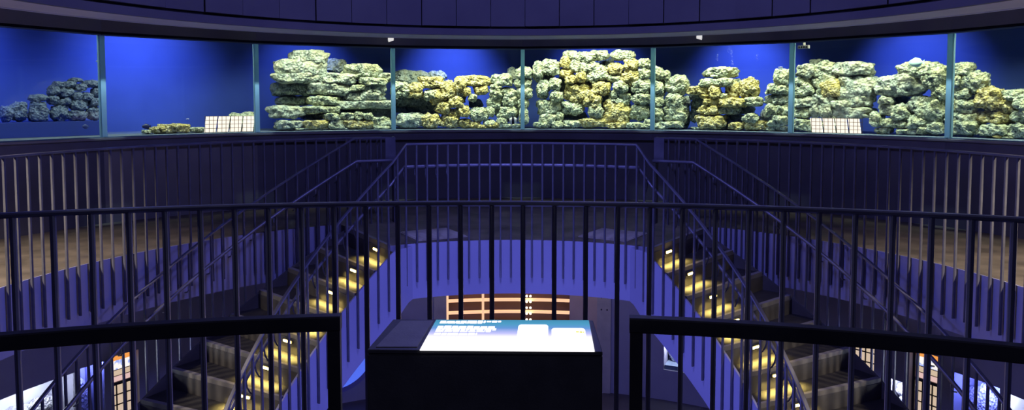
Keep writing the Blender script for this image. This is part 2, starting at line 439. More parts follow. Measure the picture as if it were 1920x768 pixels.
def pile(boxes, org, sc, pilename, group, seed0, rowh=27, r0=6.92, slabby=False, default='p'):
    rs = []
    for i, b in enumerate(boxes):
        k = b[4] if len(b) > 4 else default
        x0, x1 = org[0]+b[0]/sc, org[0]+b[2]/sc; y0, y1 = org[1]+b[1]/sc, org[1]+b[3]/sc
        rs.append([x0, y0, x1, y1, k, i])
    ybase = max(r[3] for r in rs)
    rows = {}
    for r in rs: rows.setdefault(min(7, int((ybase-(r[1]+r[3])/2)/rowh)), []).append(r)
    order = sorted(rows)
    for ri, key in enumerate(order):
        row = sorted(rows[key], key=lambda r: r[0]+r[2])
        for ci, r in enumerate(row):
            x0, y0, x1, y1, k, i = r
            wpx, hpx = x1-x0, y1-y0
            # half sizes grow a touch so neighbours touch
            size = max(wpx, hpx)
            depth = min(.22, .07+.0022*size)
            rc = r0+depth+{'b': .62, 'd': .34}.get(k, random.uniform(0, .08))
            am, hm = on_cyl((x0+x1)/2, (y0+y1)/2, rc)
            al, _ = on_cyl(x0, (y0+y1)/2, rc); ar_, _ = on_cyl(x1, (y0+y1)/2, rc)
            _, ht = on_cyl((x0+x1)/2, y0, rc); _, hb = on_cyl((x0+x1)/2, y1, rc)
            hx = rc*R(ar_-al)/2*1.17; hz = (ht-hb)/2*1.19
            z = (ht+hb)/2
            if hb < GB+.06: 
                zb = GB-.012; z = (ht+zb)/2; hz = (ht-zb)/2
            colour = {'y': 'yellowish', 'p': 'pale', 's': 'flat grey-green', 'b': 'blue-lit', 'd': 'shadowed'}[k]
            sz = 'small' if size < 24 else 'large' if size > 52 else 'medium'
            shape = 'slab' if wpx > 2.2*hpx else 'rock'
            pos = place_in_row(ci, len(row))
            rowname = ROWS[ri] if ri < len(order)-1 else 'top row'
            lab = '%s %s %s, %s, %s of %s' % (sz, colour, shape, pos, rowname, pilename)
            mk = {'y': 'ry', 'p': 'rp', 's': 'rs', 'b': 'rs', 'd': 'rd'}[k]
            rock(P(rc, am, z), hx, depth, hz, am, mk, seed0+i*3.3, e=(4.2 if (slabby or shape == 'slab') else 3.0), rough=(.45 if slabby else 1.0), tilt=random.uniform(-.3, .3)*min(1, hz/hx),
                 label=lab, group=group)

SLABS = [(245,68,552,185,'s'),(130,148,540,290,'s'),(545,140,725,255,'b'),(695,185,1000,308,'p'),(985,255,1105,335,'s'),(92,258,470,342,'s'),
 (480,262,775,345,'s'),(838,298,1050,362,'p'),(105,340,405,448,'d'),(410,342,745,445,'s'),(745,360,870,412,'p'),(850,360,1045,440,'s'),
 (150,455,415,532,'d'),(405,455,690,538,'p'),(705,415,1030,498,'s'),(630,487,1095,558,'s'),(70,535,340,638,'s'),
 (340,538,640,602,'p'),(345,600,530,650,'d'),(530,598,655,655,'p'),(658,592,785,652,'p'),(788,585,855,650,'p'),(860,595,940,650,'p'),
 (125,650,345,742,'s'),(345,652,560,722,'y'),(555,645,700,712,'p'),(690,638,925,712,'y'),(920,615,1095,708,'p'),(195,715,560,745,'p'),
 (560,708,735,745,'p'),(735,712,890,745,'p'),(890,702,1085,745,'p'),(640,545,1095,640,'d'),(760,320,860,420,'d')]
pile(SLABS, (490, 80), 4.519, 'slab stack', 'limestone slabs stacked at the left of the aquarium', 11, slabby=True)
LEFTREEF = [(50,235,330,350,'b'),(330,240,480,335,'b'),(255,292,462,385,'y'),(20,335,175,460,'p'),(162,342,288,470,'y'),(40,450,400,540,'d'),
 (60,520,255,595,'b'),(50,585,290,735,'s'),(285,400,400,490,'p'),(330,385,450,520,'y'),(405,325,560,485,'y'),(535,300,660,420,'y'),
 (590,280,860,365,'y'),(715,360,835,440,'y'),(630,380,690,450,'y'),(665,435,740,500,'p'),(680,480,790,550,'d'),(500,458,625,550,'y'),
 (385,482,515,605,'y'),(585,530,680,625,'y'),(500,560,600,650,'y'),(275,585,430,735,'y'),(415,605,595,735,'y'),(590,640,690,735,'y'),
 (680,550,835,665,'p'),(860,265,1035,372,'p'),(850,385,950,475,'p'),(930,380,1090,470,'p'),(830,460,950,560,'p'),(945,455,1085,545,'p'),
 (820,540,890,625,'p'),(890,535,1095,650,'p'),(910,635,1000,690,'p'),(680,660,770,735,'y'),(800,645,900,705,'p'),(750,690,840,735,'y'),
 (830,665,930,735,'y'),(920,680,1110,735,'p'),(995,212,1085,330,'b'),(1070,205,1215,305,'p'),(1060,300,1200,390,'p'),(1080,370,1205,470,'p'),
 (1085,470,1180,560,'p'),(1100,555,1180,690,'p'),(240,480,420,620,'d'),(860,350,950,400,'p'),(480,400,640,520,'d'),(1020,420,1100,640,'b')]
pile(LEFTREEF, (730, 80), 4.519, 'yellow pitted reef', 'pitted reef rocks left of centre', 201)
CENTRE = [(80,165,180,325,'p'),(160,145,310,275,'p'),(165,265,260,330,'d'),(120,320,230,470,'p'),(220,298,325,405,'p'),(345,70,455,140,'p'),
 (312,118,410,222,'y'),(420,80,610,165,'p'),(555,68,725,150,'p'),(760,65,945,145,'p'),(400,140,500,250,'p'),(490,155,645,260,'p'),
 (315,220,435,300,'y'),(645,140,780,235,'d'),(720,175,850,275,'y'),(850,140,985,245,'y'),(980,138,1085,218,'p'),(535,185,720,335,'p'),
 (455,250,535,335,'y'),(358,278,465,352,'y'),(985,218,1085,305,'p'),(830,228,995,372,'y'),(710,270,835,335,'p'),(358,335,568,500,'y'),
 (590,330,742,445,'y'),(775,325,900,420,'p'),(920,302,1088,430,'p'),(740,395,925,520,'p'),(510,405,665,555,'y'),(235,410,340,500,'p'),
 (930,425,1095,525,'p'),(650,445,760,570,'d'),(125,490,330,615,'p'),(335,500,515,610,'p'),(560,520,685,635,'p'),(685,495,915,690,'y'),
 (905,520,1085,655,'p'),(145,605,290,690,'p'),(345,575,540,690,'d'),(480,630,710,738,'y'),(240,660,340,738,'p'),(98,670,245,738,'p'),
 (330,650,490,738,'p'),(715,670,885,738,'y'),(885,670,1035,738,'p'),(1025,640,1100,738,'p'),(280,590,350,680,'p'),
 (300,290,480,460,'d'),(540,300,620,420,'d'),(640,240,780,350,'d'),(880,360,960,460,'d'),(230,470,360,600,'d')]
pile(CENTRE, (980, 80), 4.519, 'central reef', 'rocks of the tall central reef', 401)
RIGHTC = [(5,198,112,305,'p'),(95,230,160,305,'p'),(5,300,120,440,'p'),(118,272,305,425,'p'),(5,440,108,535,'p'),(112,420,275,530,'p'),
 (5,530,108,645,'p'),(110,510,300,675,'p'),(5,640,265,728,'p'),(262,440,330,520,'b'),(262,510,320,720,'d')]
pile(RIGHTC, (1220, 80), 4.389, 'squared column', 'squared rocks in the column right of centre', 601)
CAIRN = [(442,205,705,292,'p'),(415,292,715,365,'p'),(308,358,475,425,'y'),(475,358,580,460,'y'),(405,405,490,460,'y'),(322,420,410,470,'d'),
 (622,320,735,460,'y'),(725,290,893,452,'y'),(575,415,640,468,'p'),(435,455,560,522,'y'),(555,450,785,528,'y'),(780,448,922,520,'p'),
 (335,455,440,540,'d'),(395,508,570,592,'y'),(575,525,730,588,'p'),(730,515,850,590,'d'),(322,535,400,650,'d'),(375,585,615,705,'y'),
 (610,580,760,650,'d'),(765,580,890,660,'p'),(350,690,615,728,'p'),(650,645,775,728,'y'),(770,632,985,728,'y'),(600,620,720,728,'d')]
pile(CAIRN, (1220, 80), 4.389, 'layered cairn', 'rocks of the layered cairn right of centre', 701)
RCOL = [(965,680,1150,728,'p'),(1018,220,1160,345,'p'),(960,335,1150,430,'p'),(955,425,1160,510,'s'),(945,505,1045,605,'p'),(1035,500,1160,600,'p'),
 (975,595,1150,690,'p'),(905,555,990,640,'b')]
pile(RCOL, (1220, 80), 4.389, 'narrow column', 'rocks of the narrow column before the right panes', 801)
BOULD = [(210,320,345,458,'p'),(238,260,345,335,'s'),(335,240,475,330,'p'),(322,228,392,275,'b'),(470,243,695,332,'s'),(340,310,490,440,'p'),
 (385,350,505,470,'y'),(480,325,725,478,'s'),(210,455,352,512,'s'),(335,440,475,505,'s'),(545,445,682,515,'s'),(455,475,560,522,'s'),
 (455,512,690,585,'s'),(215,510,325,585,'p'),(322,495,390,575,'s'),(380,500,460,570,'s'),(212,580,335,662,'p'),(400,545,500,668,'p')]
pile(BOULD, (1420, 40), 3.2, 'boulder heap', 'boulders piled behind the seventh pane', 901, rowh=30, slabby=True)
ARCH = [(0,245,350,415,'s'),(172,148,460,285,'p'),(340,172,525,370,'p'),(0,415,105,478,'s'),(100,415,240,485,'d'),(225,410,410,560,'s'),
 (5,475,140,565,'s'),(92,475,235,602,'p'),(420,305,535,445,'p'),(300,430,530,632,'p'),(215,560,370,668,'p'),(0,585,120,655,'p'),
 (-30,650,95,722,'p'),(140,665,310,725,'p'),(110,605,225,670,'p'),(365,595,515,728,'p'),(290,640,375,722,'p'),(-70,540,20,650,'p')]
pile(ARCH, (1650, 80), 4.152, 'right arch', 'rocks of the arch under the pale fish', 1001, rowh=29)
FARR = [(565,158,735,280,'p'),(555,245,655,335,'p'),(650,225,848,390,'p'),(570,325,740,445,'p'),(550,435,645,550,'p'),(610,435,760,550,'p'),
 (750,345,965,525,'y'),(860,420,1070,555,'y'),(965,365,1190,450,'p'),(545,545,785,640,'p'),(800,525,1050,625,'y'),(1045,520,1210,625,'p'),
 (570,600,805,745,'p'),(805,620,1020,735,'p'),(1015,615,1220,725,'p'),(905,718,962,752,'y'),(975,730,1050,756,'p'),(1060,430,1220,535,'p'),(720,500,820,640,'d')]
pile(FARR, (1650, 80), 4.152, 'far right reef', 'rocks of the far right reef', 1101, rowh=29)
LOWL = [(205,465,310,542,'p'),(300,410,560,540,'y'),(430,375,815,535,'y'),(818,425,1050,525,'p')]
pile(LOWL, (240, 180), 7.385, 'low left cluster', 'low rocks on the tank bed at left', 1201, rowh=60)
pile([(1395,210,1790,505,'p')], (240, 180), 7.385, 'the bed behind the left mesh reflection', None, 1251)

# reflected rock heap in the left pane, built solid on an added ledge
bm = bmesh.new(); sweep(bm, rect(7.2, 8.25, GB-.01, 1.285), frange(-74, on_cyl(188, 216, 7.3)[0], 2)); strct('trim_13', bm, mat('added_ledge_navy', (.03, .055, .36), .9))  # ledge added under the reflected rocks, coloured like the lit backdrop
GH = [(0,505,100,590),(85,470,215,590),(225,410,372,475),(230,470,380,590),(385,342,480,425),(425,308,512,368),(455,350,592,445),(498,303,602,362),
 (553,278,662,320),(585,325,680,395),(655,297,805,360),(730,352,808,435),(380,420,470,500),(465,435,560,505),(550,450,705,545),(640,395,740,470),(700,430,808,520),(690,510,808,590),
 (400,490,545,590),(535,530,700,590),(560,390,650,460)]
rs = []
for i, b in enumerate(GH):
    x0, y0, x1, y1 = b[0]/4.267, 80+b[1]/4.267, b[2]/4.267, 80+b[3]/4.267
    rs.append((x0, y0, x1, y1, i))
rows = {}
for r in rs: rows.setdefault(int((218.5-(r[1]+r[3])/2)/16), []).append(r)
for ri, key in enumerate(sorted(rows)):
    row = sorted(rows[key], key=lambda r: r[0]+r[2])
    for ci, (x0, y0, x1, y1, i) in enumerate(row):
        rc = 7.45; a, h = on_cyl((x0+x1)/2, (y0+y1)/2, rc); al, _ = on_cyl(x0, y0, rc); ar_, _ = on_cyl(x1, y0, rc)
        _, ht = on_cyl((x0+x1)/2, y0, rc); _, hb = on_cyl((x0+x1)/2, y1, rc)
        if y1 > 215: hb = 1.28
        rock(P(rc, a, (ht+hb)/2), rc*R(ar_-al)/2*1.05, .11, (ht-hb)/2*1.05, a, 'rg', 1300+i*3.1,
             label='faint blue-grey rock built for a reflection, %s, %s of dim heap far left' % (place_in_row(ci, len(row)), ROWS[ri]), group='reflected rocks built as a dim heap in the far left pane')

# ---- reflections in the glass, built as glowing cream boards and wire
def reflection_panel(x0, x1, y0, y1, label, sk):
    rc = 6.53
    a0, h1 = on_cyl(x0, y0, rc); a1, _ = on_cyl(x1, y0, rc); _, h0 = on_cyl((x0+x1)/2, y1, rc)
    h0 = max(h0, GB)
    t = thing('reflection_panel', P(rc, (a0+a1)/2, h0), label, 'panel', 'glass reflections built as cream boards behind wire mesh')
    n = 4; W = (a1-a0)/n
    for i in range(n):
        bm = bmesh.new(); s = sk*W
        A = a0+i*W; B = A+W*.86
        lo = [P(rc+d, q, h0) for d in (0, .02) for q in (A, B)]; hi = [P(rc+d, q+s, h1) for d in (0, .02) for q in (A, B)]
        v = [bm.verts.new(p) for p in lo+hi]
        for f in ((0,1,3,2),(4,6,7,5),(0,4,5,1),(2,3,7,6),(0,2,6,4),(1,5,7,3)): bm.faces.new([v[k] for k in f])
        obj('reflection_board', bm, 'cream', t)
    bm = bmesh.new()
    for i in range(13):
        a = a0+(a1-a0)*i/12
        tube(bm, [P(rc-.012, a, h0), P(rc-.012, a+sk*W*.2, h1)], .0035, 5)
    for j in range(5):
        h = h0+(h1-h0)*j/4
        tube(bm, [P(rc-.014, a, h) for a in frange(a0, a1, 2)], .003, 5)
    obj('reflected_mesh', bm, 'wire', t)
reflection_panel(383, 477, 218, 247, 'bright glass reflection built as cream boards at foot of third pane from left', .18)
reflection_panel(1523, 1618, 221, 249, 'bright glass reflection built as cream boards before the boulder heap', -.18)

# ---- fish
def fish(x, y, length, rc, col, label, flip=1, deep=.45, stripes=False, yaw=0):
    a, h = on_cyl(x, y, rc); px = rc  # metres
    ln = length
    m = mat('fish_skin', col, .4)
    if stripes:
        nt = m.node_tree; N = nt.nodes; tc = N.new('ShaderNodeTexCoord'); wv = N.new('ShaderNodeTexWave'); wv.inputs['Scale'].default_value = 2.2/ln*.35
        cr = N.new('ShaderNodeValToRGB'); cr.color_ramp.elements[0].color = (.02, .02, .025, 1); cr.color_ramp.elements[1].color = (*col, 1)
        cr.color_ramp.elements[0].position = .45; cr.color_ramp.elements[1].position = .55
        nt.links.new(tc.outputs['Object'], wv.inputs[0]); nt.links.new(wv.outputs[0], cr.inputs[0]); nt.links.new(cr.outputs[0], N['Principled BSDF'].inputs['Base Color'])
    bm = bmesh.new(); bmesh.ops.create_uvsphere(bm, u_segments=20, v_segments=14, radius=1, matrix=Matrix.Rotation(pi/2, 4, 'Y'))
    for v in bm.verts:
        t = v.co.x; taper = 1-.35*max(0, -t)**1.2-.1*max(0, t)
        v.co = Vector((t*ln*.42, v.co.y*ln*.12*taper, v.co.z*ln*deep*.5*taper))
    body = obj('fish', bm, m, smooth=True); body.location = P(rc, a, h); body.rotation_euler = (0, 0, -R(a+PSI)+(pi if flip < 0 else 0)+yaw)
    tag(body, label, 'fish')
    def fin(name, pts, th=.01):
        b2 = bmesh.new(); th2 = ln*th
        f = [b2.verts.new((p[0]*ln, -th2, p[1]*ln)) for p in pts]; k = [b2.verts.new((p[0]*ln, th2, p[1]*ln)) for p in pts]
        n = len(pts)
        for i in range(n): b2.faces.new((f[i], f[(i+1) % n], k[(i+1) % n], k[i]))
        b2.faces.new(f[::-1]); b2.faces.new(k)
        o = obj(name, b2, m); o.parent = body
    fin('tail_fin', [(-.36, .04), (-.52, .17), (-.48, 0), (-.52, -.17), (-.36, -.04)])
    fin('dorsal_fin', [(.2, deep*.40), (.02, deep*.62), (-.3, deep*.42), (-.3, deep*.2), (.2, deep*.3)])
    fin('anal_fin', [(.05, -deep*.40), (-.12, -deep*.62), (-.32, -deep*.40), (-.3, -deep*.2), (.05, -deep*.3)])
    b3 = bmesh.new()
    for s in (-1, 1): bmesh.ops.create_uvsphere(b3, u_segments=8, v_segments=6, radius=ln*.025, matrix=Matrix.Translation((ln*.29, s*ln*.075, ln*.05)))
    o = obj('eye', b3, 'dark'); o.parent = body
fish(1717, 117, .22, 6.86, (.62, .95, .92), 'round pale turquoise fish hovering over the right arch', -1, .5)
fish(962, 226, .19, 6.52, (.9, .92, .85), 'black and white striped fish beside the centre glass joint', 1, .62, True)
fish(274, 237, .13, 6.52, (.10, .12, .22), 'dark grey fish by the low left rock cluster', -1, .5)
fish(352, 223, .05, 6.6, (.85, .9, 1), 'tiny silver fish above the low left rocks', 1, .3)
fish(1464, 126, .075, 6.6, (.95, .95, 1), 'slim white fish above the narrow right column', 1, .22)
fish(184, 115, .07, 6.55, (.6, .75, .8), 'small silver fish just left of the first glass joint', -1, .35)
fish(160, 237, .09, 6.55, (.12, .16, .34), 'small dark fish near the bed of the far left pane', -1, .6)

# ---- inlet under the tank lid
a, h = on_cyl(1507, 88, 6.6)
t = thing('water_inlet', P(6.6, a, h-.03), 'small grey slotted water inlet at top of the seventh pane', 'inlet')
bm = bmesh.new(); box(bm, P(6.6, a, h), (.15, .07, .045), RZ(a)); obj('body', bm, 'concrete', t)
bm = bmesh.new()
for i in range(4): box(bm, P(6.562, a-.45+.3*i, h-.004), (.02, .01, .024), RZ(a))
obj('slot', bm, 'dark', t)
bm = bmesh.new(); box(bm, P(6.62, a, h+.2), (.025, .025, .36), RZ(a)); obj('bracket', bm, 'concrete', t)

# ---- rising bubbles
bm = bmesh.new()
for (bx, by) in ((1345, 108), (1372, 100), (1374, 116), (1366, 92), (1420, 108)):
    a, h = on_cyl(bx, by, 6.9)
    for i in range(14):
        bmesh.ops.create_icosphere(bm, subdivisions=1, radius=random.uniform(.0012, .0028), matrix=Matrix.Translation(P(6.9+random.uniform(-.03, .03), a+random.uniform(-.12, .12), h+random.uniform(-.05, .05))))
obj('air_bubbles', bm, 'white', kind='stuff')

# ------------------------------------------------------------------ small white ceiling spots
for (x, y, lab, s) in ((733, 73, 'small white spotlight under the soffit above the slab stack', 1), (1311, 69, 'small white spotlight under the soffit right of centre', -1)):
    rr = 6.1; a, h = on_cyl(x, y, rr)
    t = thing('ceiling_spotlight', P(rr, a, h), lab, 'spotlight', 'white spotlights on the gallery ceiling')
    bm = bmesh.new(); mt = Matrix.Translation(P(rr, a, h)) @ RZ(a) @ Matrix.Rotation(s*pi/2, 4, 'Y') @ Matrix.Rotation(.35, 4, 'X')
    bmesh.ops.create_cone(bm, cap_ends=True, segments=18, radius1=.045, radius2=.026, depth=.075, matrix=mt); obj('shade', bm, mat('lit_shade', (.9, .9, .88), .5, emit=(1, .97, .92), es=.7), t)
    bm = bmesh.new(); box(bm, P(rr, a, (h+2.98)/2+.02), (.012, .012, 2.98-h-.03), RZ(a)); obj('stem', bm, 'dark', t)

# ------------------------------------------------------------------ railings
TOP = rect(-.022, .022, -.022, 0, .006)
def prof_at(r, h, p=TOP): return [(r+q, h+z) for q, z in p]

gal_bar = bar_mesh('gallery_baluster', -.47, 1.08)
for s, lab in ((-1, 'curved dark steel railing along the gallery left of the stairs'), (1, 'curved dark steel railing along the gallery right of the stairs')):
    t = thing('gallery_railing', P(RG-.03, s*60, 0), lab, 'railing', 'gallery railings')
    bm = bmesh.new(); sweep(bm, prof_at(RG-.03, 1.1), frange(s*25.4, s*112, 1.5)); obj('top_rail', bm, 'steel', t)
    first = -24.5 if s < 0 else 24.9
    pl = [first+s*1.755*i for i in range(1, 50)]
    bars(t, gal_bar, pl, RG-.03)

# landing railing with both inner stair railings: one continuous run
KI, KO = 28.4, 30.6
hin = lambda a: 0 if abs(a) <= KI else -(abs(a)-KI)*RISE/STEP
hout = lambda a: 0 if abs(a) <= KO else -(abs(a)-KO)*RISE/STEP
def rin(a): return RI-.03 if abs(a) <= KI else max(RIN-.03, RI-.03-(abs(a)-KI)*.03)
def varsweep(bm, prof, angs, rf, hf):
    rings = []
    for a in angs: rings.append([bm.verts.new(P(rf(a)+q, a, hf(a)+z)) for q, z in prof])
    n = len(prof)
    for A, B in zip(rings, rings[1:]):
        for i in range(n): bm.faces.new((A[i], A[(i+1) % n], B[(i+1) % n], B[i]))
    bm.faces.new(rings[0]); bm.faces.new(rings[-1][::-1])
AE = A0+NST*STEP-2
t = thing('landing_railing', P(RI-.03, 0, 0), 'dark steel railing curving round the far landing and down both inner stair sides', 'railing')
angs = frange(-AE, -KI, 1.5)+frange(-KI, KI, 1.5)[1:]+frange(KI, AE, 1.5)[1:]
bm = bmesh.new(); varsweep(bm, TOP, angs, rin, lambda a: 1.1+hin(a)); obj('top_rail', bm, 'steel', t)
bm = bmesh.new(); varsweep(bm, circ(.075, 0, .019), angs, rin, lambda a: .84+hin(a)); obj('handrail', bm, 'steel', t, smooth=True)
lb = bar_mesh('landing_baluster', -.42, 1.08); sb = bar_mesh('stair_baluster', -.44, 1.08)
for i in range(-36, 37):
    a = i*2.59 if abs(i) <= 10 else (1 if i > 0 else -1)*(25.9+(abs(i)-10)*2.75)
    if abs(a) > AE: continue
    me = lb if abs(a) <= KI else sb
    bars(t, me, [a], rin(a), lambda q: hin(q))
    if abs(a) > 17 or abs(i) % 4 == 0:
        bm = bmesh.new(); h = .84+hin(a); r = rin(a); da = (1 if a > 0 else -1)
        tube(bm, [P(r, a, h-.13), P(r+.03, a, h-.125), P(r+.065, a, h-.08), P(r+.075, a, h-.015)], .008, 6)
        obj('bracket', bm, 'steel', t, smooth=True)

so = bar_mesh('outer_baluster', -.46, 1.08)
for s, lab in ((-1, 'dark steel railing on the outer side of the left stair'), (1, 'dark steel railing on the outer side of the right stair')):
    t = thing('stair_railing', P(RO, s*45, 0), lab, 'railing', 'outer stair railings')
    angs = frange(s*23.4, s*KO, 1.5)+frange(s*KO, s*AE, 1.5)[1:]
    bm = bmesh.new(); sweep(bm, prof_at(RO, 1.1), angs, hout); obj('top_rail', bm, 'steel', t)
    bm = bmesh.new(); sweep(bm, circ(RO-.075, .805, .021), angs, hout); obj('handrail', bm, 'steel', t, smooth=True)
    bm = bmesh.new(); sweep(bm, rect(RO-.02, RO+.11, .0, 1.1), [s*23.4, s*23.7]); 
    sweep(bm, rect(RO-.03, RO-.018, .78, 1.09), frange(s*23.4, s*25.2, .9)); obj('end_panel', bm, 'steel', t)
    bars(t, so, [s*(25.9+1.85*i) for i in range(0, 41) if 25.9+1.85*i < AE], RO, hout)
    for i in range(0, 38, 2):
        a = s*(26.8+1.85*i)
        if abs(a) > AE: continue
        bm = bmesh.new(); h = .80+hout(a)
        tube(bm, [P(RO-.01, a, h-.11), P(RO-.05, a, h-.10), P(RO-.075, a, h-.07), P(RO-.075, a, h-.012)], .008, 6); obj('bracket', bm, 'steel', t, smooth=True)

# balcony railing in front of the viewer
N = (NX, NY)
t = thing('balcony_railing', (NX, NY+5.08, 0), 'dark steel railing along the balcony edge behind the black podium', 'railing')
bm = bmesh.new(); sweep(bm, prof_at(5.08, 1.1), frange(-33, 33, 1), c=N); obj('top_rail', bm, 'steel', t)
nb = bar_mesh('balcony_baluster', -.3, 1.08, .021, .04)
bars(t, nb, [2.45+1.60*i for i in range(-21, 20)], 5.08, c=N)

for s, (e0, e1), lab in ((-1, (-5.15, -33), 'low black square-tube leaning rail left of the podium'), (1, (7.6, 33), 'low black square-tube leaning rail right of the podium')):
    t = thing('leaning_rail', P(3.95, (e0+e1)/2, 0, N), lab, 'rail', 'leaning rails beside the podium')
    bm = bmesh.new(); sweep(bm, prof_at(3.95, .902, rect(-.022, .022, -.046, 0, .004)), frange(e0, e1, 1), c=N); obj('top_bar', bm, 'darksteel', t)
    for a in (e0+s*.30, e0+s*14.5 if False else e1-s*.4):
        bm = bmesh.new(); q = P(3.95, a, .428, N); box(bm, q, (.038, .038, .857), RZ(a, N)); obj('leg', bm, 'darksteel', t)
        bm = bmesh.new(); box(bm, P(3.95, a, .006, N), (.09, .09, .012), RZ(a, N)); obj('foot_plate', bm, 'darksteel', t)

# ------------------------------------------------------------------ stairs
for s, lab in ((-1, 'curved staircase with lit dark treads descending left from the far landing'), (1, 'curved staircase with lit dark treads descending right from the far landing')):
    t = thing('curved_staircase', P(3.3, s*70, LOW), lab, 'staircase', 'pair of curved staircases')
    for k in range(NST):
        h = -.02-RISE*k; a = s*(A0+STEP*k); a2 = s*(A0+STEP*(k+1)); hn = h-RISE
        if k:
            pass
        bm = bmesh.new(); sweep(bm, rect(RIN+.01, RS-.01, hn-.04, hn), frange(a-s*.1, a2, 1.3)); tr = obj('tread', bm, 'tread', t)
        bm = bmesh.new(); sweep(bm, rect(RIN+.012, RS-.012, hn-.045, hn+.004, .004), [a2-s*.7, a2+s*.06]); obj('nosing', bm, 'nosing', tr)
        bm = bmesh.new(); sweep(bm, rect(RIN+.012, RS-.012, hn, h-.041 if k else h-.03), [a-s*.15, a+s*.18]); rs_ = obj('riser', bm, 'riser', t)
        rl = 2.98
        bm = bmesh.new(); am = a+s*.2
        box(bm, P(rl, am+s*.12, h-.075), (.012, .16, .034), RZ(am)); fx = obj('step_light', bm, 'dark', t)
        bm = bmesh.new()
        for j in (-1, 0, 1): box(bm, P(rl+j*.045, am+s*.32, h-.078), (.008, .034, .02), RZ(am))
        obj('lens', bm, 'led', fx)
    bm = bmesh.new(); sweep(bm, rect(RI+.0, RS-.01, -.06, 0.004, .004), [s*(A0-.7), s*(A0+.1)]); obj('landing_nosing', bm, 'nosing', t)
    for nm, r0, r1 in (('inner_stringer', RIN-.012, RIN+.012), ('outer_stringer', RS-.012, RS+.012)):
        bm = bmesh.new()
        rings = []
        for a in frange(27.0, A0+NST*STEP, 1.2):
            hi_ = min(line(a)-.025, -.03); lo_ = max(min(-.61, line(a)-.79), LOW)
            rr = 0
            if nm == 'inner_stringer': rr = max(0, (RI-RIN)*(1-max(0, a-27)/5.0))
            rings.append([bm.verts.new(P(q+rr, s*a, z)) for q, z in rect(r0, r1, lo_, max(hi_, lo_+.01))])
        for A, B in zip(rings, rings[1:]):
            for i in range(4): bm.faces.new((A[i], A[(i+1) % 4], B[(i+1) % 4], B[i]))
        bm.faces.new(rings[0]); bm.faces.new(rings[-1][::-1])
        obj(nm, bm, 'plaster' if nm[0] == 'i' else 'riser', t)
    bm = bmesh.new()
    sweep(bm, rect(RIN+.013, RS-.013, -.78, -.75), frange(s*32.3, s*(A0+NST*STEP-19), 2), lambda a: line(a)); obj('soffit', bm, 'plaster', t)

# ribbed mats at the head of each stair
for s, (px, py), lab in ((-1, (812, 440), 'ribbed tactile mat on the landing before the left stair'), (1, (1150, 441), 'ribbed tactile mat on the landing before the right stair')):
    x, y = on_floor(px, py)
    a = D(atan2(x-CX, y-CY)); rot = Matrix.Rotation(-R(a+s*10), 4, 'Z')
    t = thing('tactile_mat', (x, y, 0), lab, 'mat', 'ribbed tactile mats')
    bm = bmesh.new(); box(bm, (x, y, .004), (.60, .62, .008), rot); obj('base', bm, 'mat', t)
    bm = bmesh.new()
    for i in range(15):
        o = rot @ Vector((0, -.29+.0414*i, .013)); box(bm, Vector((x, y, 0))+o, (.58, .016, .012), rot)
    obj('rib', bm, 'mat', t)

# ------------------------------------------------------------------ podium with screen
PT = .87
fl, fr_, bk_l, bk_r = on_floor(688, 655, PT), on_floor(1130, 659, PT), on_floor(737, 598, PT), on_floor(1112, 600, PT)
t = thing('podium', ((fl[0]+fr_[0])/2, (fl[1]+bk_l[1])/2, 0), 'black box podium with a glowing screen between the leaning rails', 'podium')
bm = bmesh.new(); prism(bm, [fl, fr_, bk_r, bk_l], .03, PT-.012)
bmesh.ops.bevel(bm, geom=[e for e in bm.edges], offset=.004, segments=2, affect='EDGES'); obj('body', bm, 'podium', t)
def inset(q, d):
    c = Vector((sum(p[0] for p in q)/4, sum(p[1] for p in q)/4)); return [tuple(Vector(p)+(c-Vector(p))*d) for p in q]
bm = bmesh.new(); prism(bm, inset([fl, fr_, bk_r, bk_l], .12), 0, .03); obj('plinth', bm, 'black', t)
bm = bmesh.new(); prism(bm, [fl, fr_, bk_r, bk_l], PT-.011, PT)
bmesh.ops.bevel(bm, geom=[e for e in bm.edges], offset=.002, segments=1, affect='EDGES'); obj('top', bm, 'podium', t)
bm = bmesh.new(); prism(bm, [on_floor(705, 651, PT), on_floor(782, 651, PT), on_floor(812, 602, PT), on_floor(752, 602, PT)], PT, PT+.0025); obj('cover_plate', bm, 'podtop', t)
sq = [on_floor(787, 657, PT), on_floor(1115, 659, PT), on_floor(1104, 601.5, PT), on_floor(818, 600.5, PT)]
def sp(u, v, h):
    a = Vector(sq[0]).lerp(Vector(sq[1]), u); b = Vector(sq[3]).lerp(Vector(sq[2]), u); p = a.lerp(b, v); return Vector((p.x, p.y, h))
def scr_mat():
    m = bpy.data.materials.new('screen_picture'); m.use_nodes = True; nt = m.node_tree; Nn = nt.nodes; L = nt.links; Nn.clear()
    o = Nn.new('ShaderNodeOutputMaterial'); e = Nn.new('ShaderNodeEmission'); uv = Nn.new('ShaderNodeUVMap'); sx = Nn.new('ShaderNodeSeparateXYZ')
    L.new(uv.outputs[0], sx.inputs[0])
    r = Nn.new('ShaderNodeValToRGB'); el = r.color_ramp.elements
    el[0].position = .40; el[0].color = (.95, .93, .97, 1); el[1].position = .98; el[1].color = (.055, .25, .42, 1)
    for p, c in ((.52, (.50, .50, .88, 1)), (.70, (.12, .28, .62, 1)), (.85, (.07, .30, .50, 1))):
        k = el.new(p); k.color = c
    L.new(sx.outputs[1], r.inputs[0]); L.new(r.outputs[0], e.inputs[0]); e.inputs[1].default_value = 1.15; L.new(e.outputs[0], o.inputs[0])
    return m
bm = bmesh.new(); uvl = bm.loops.layers.uv.new('UVMap')
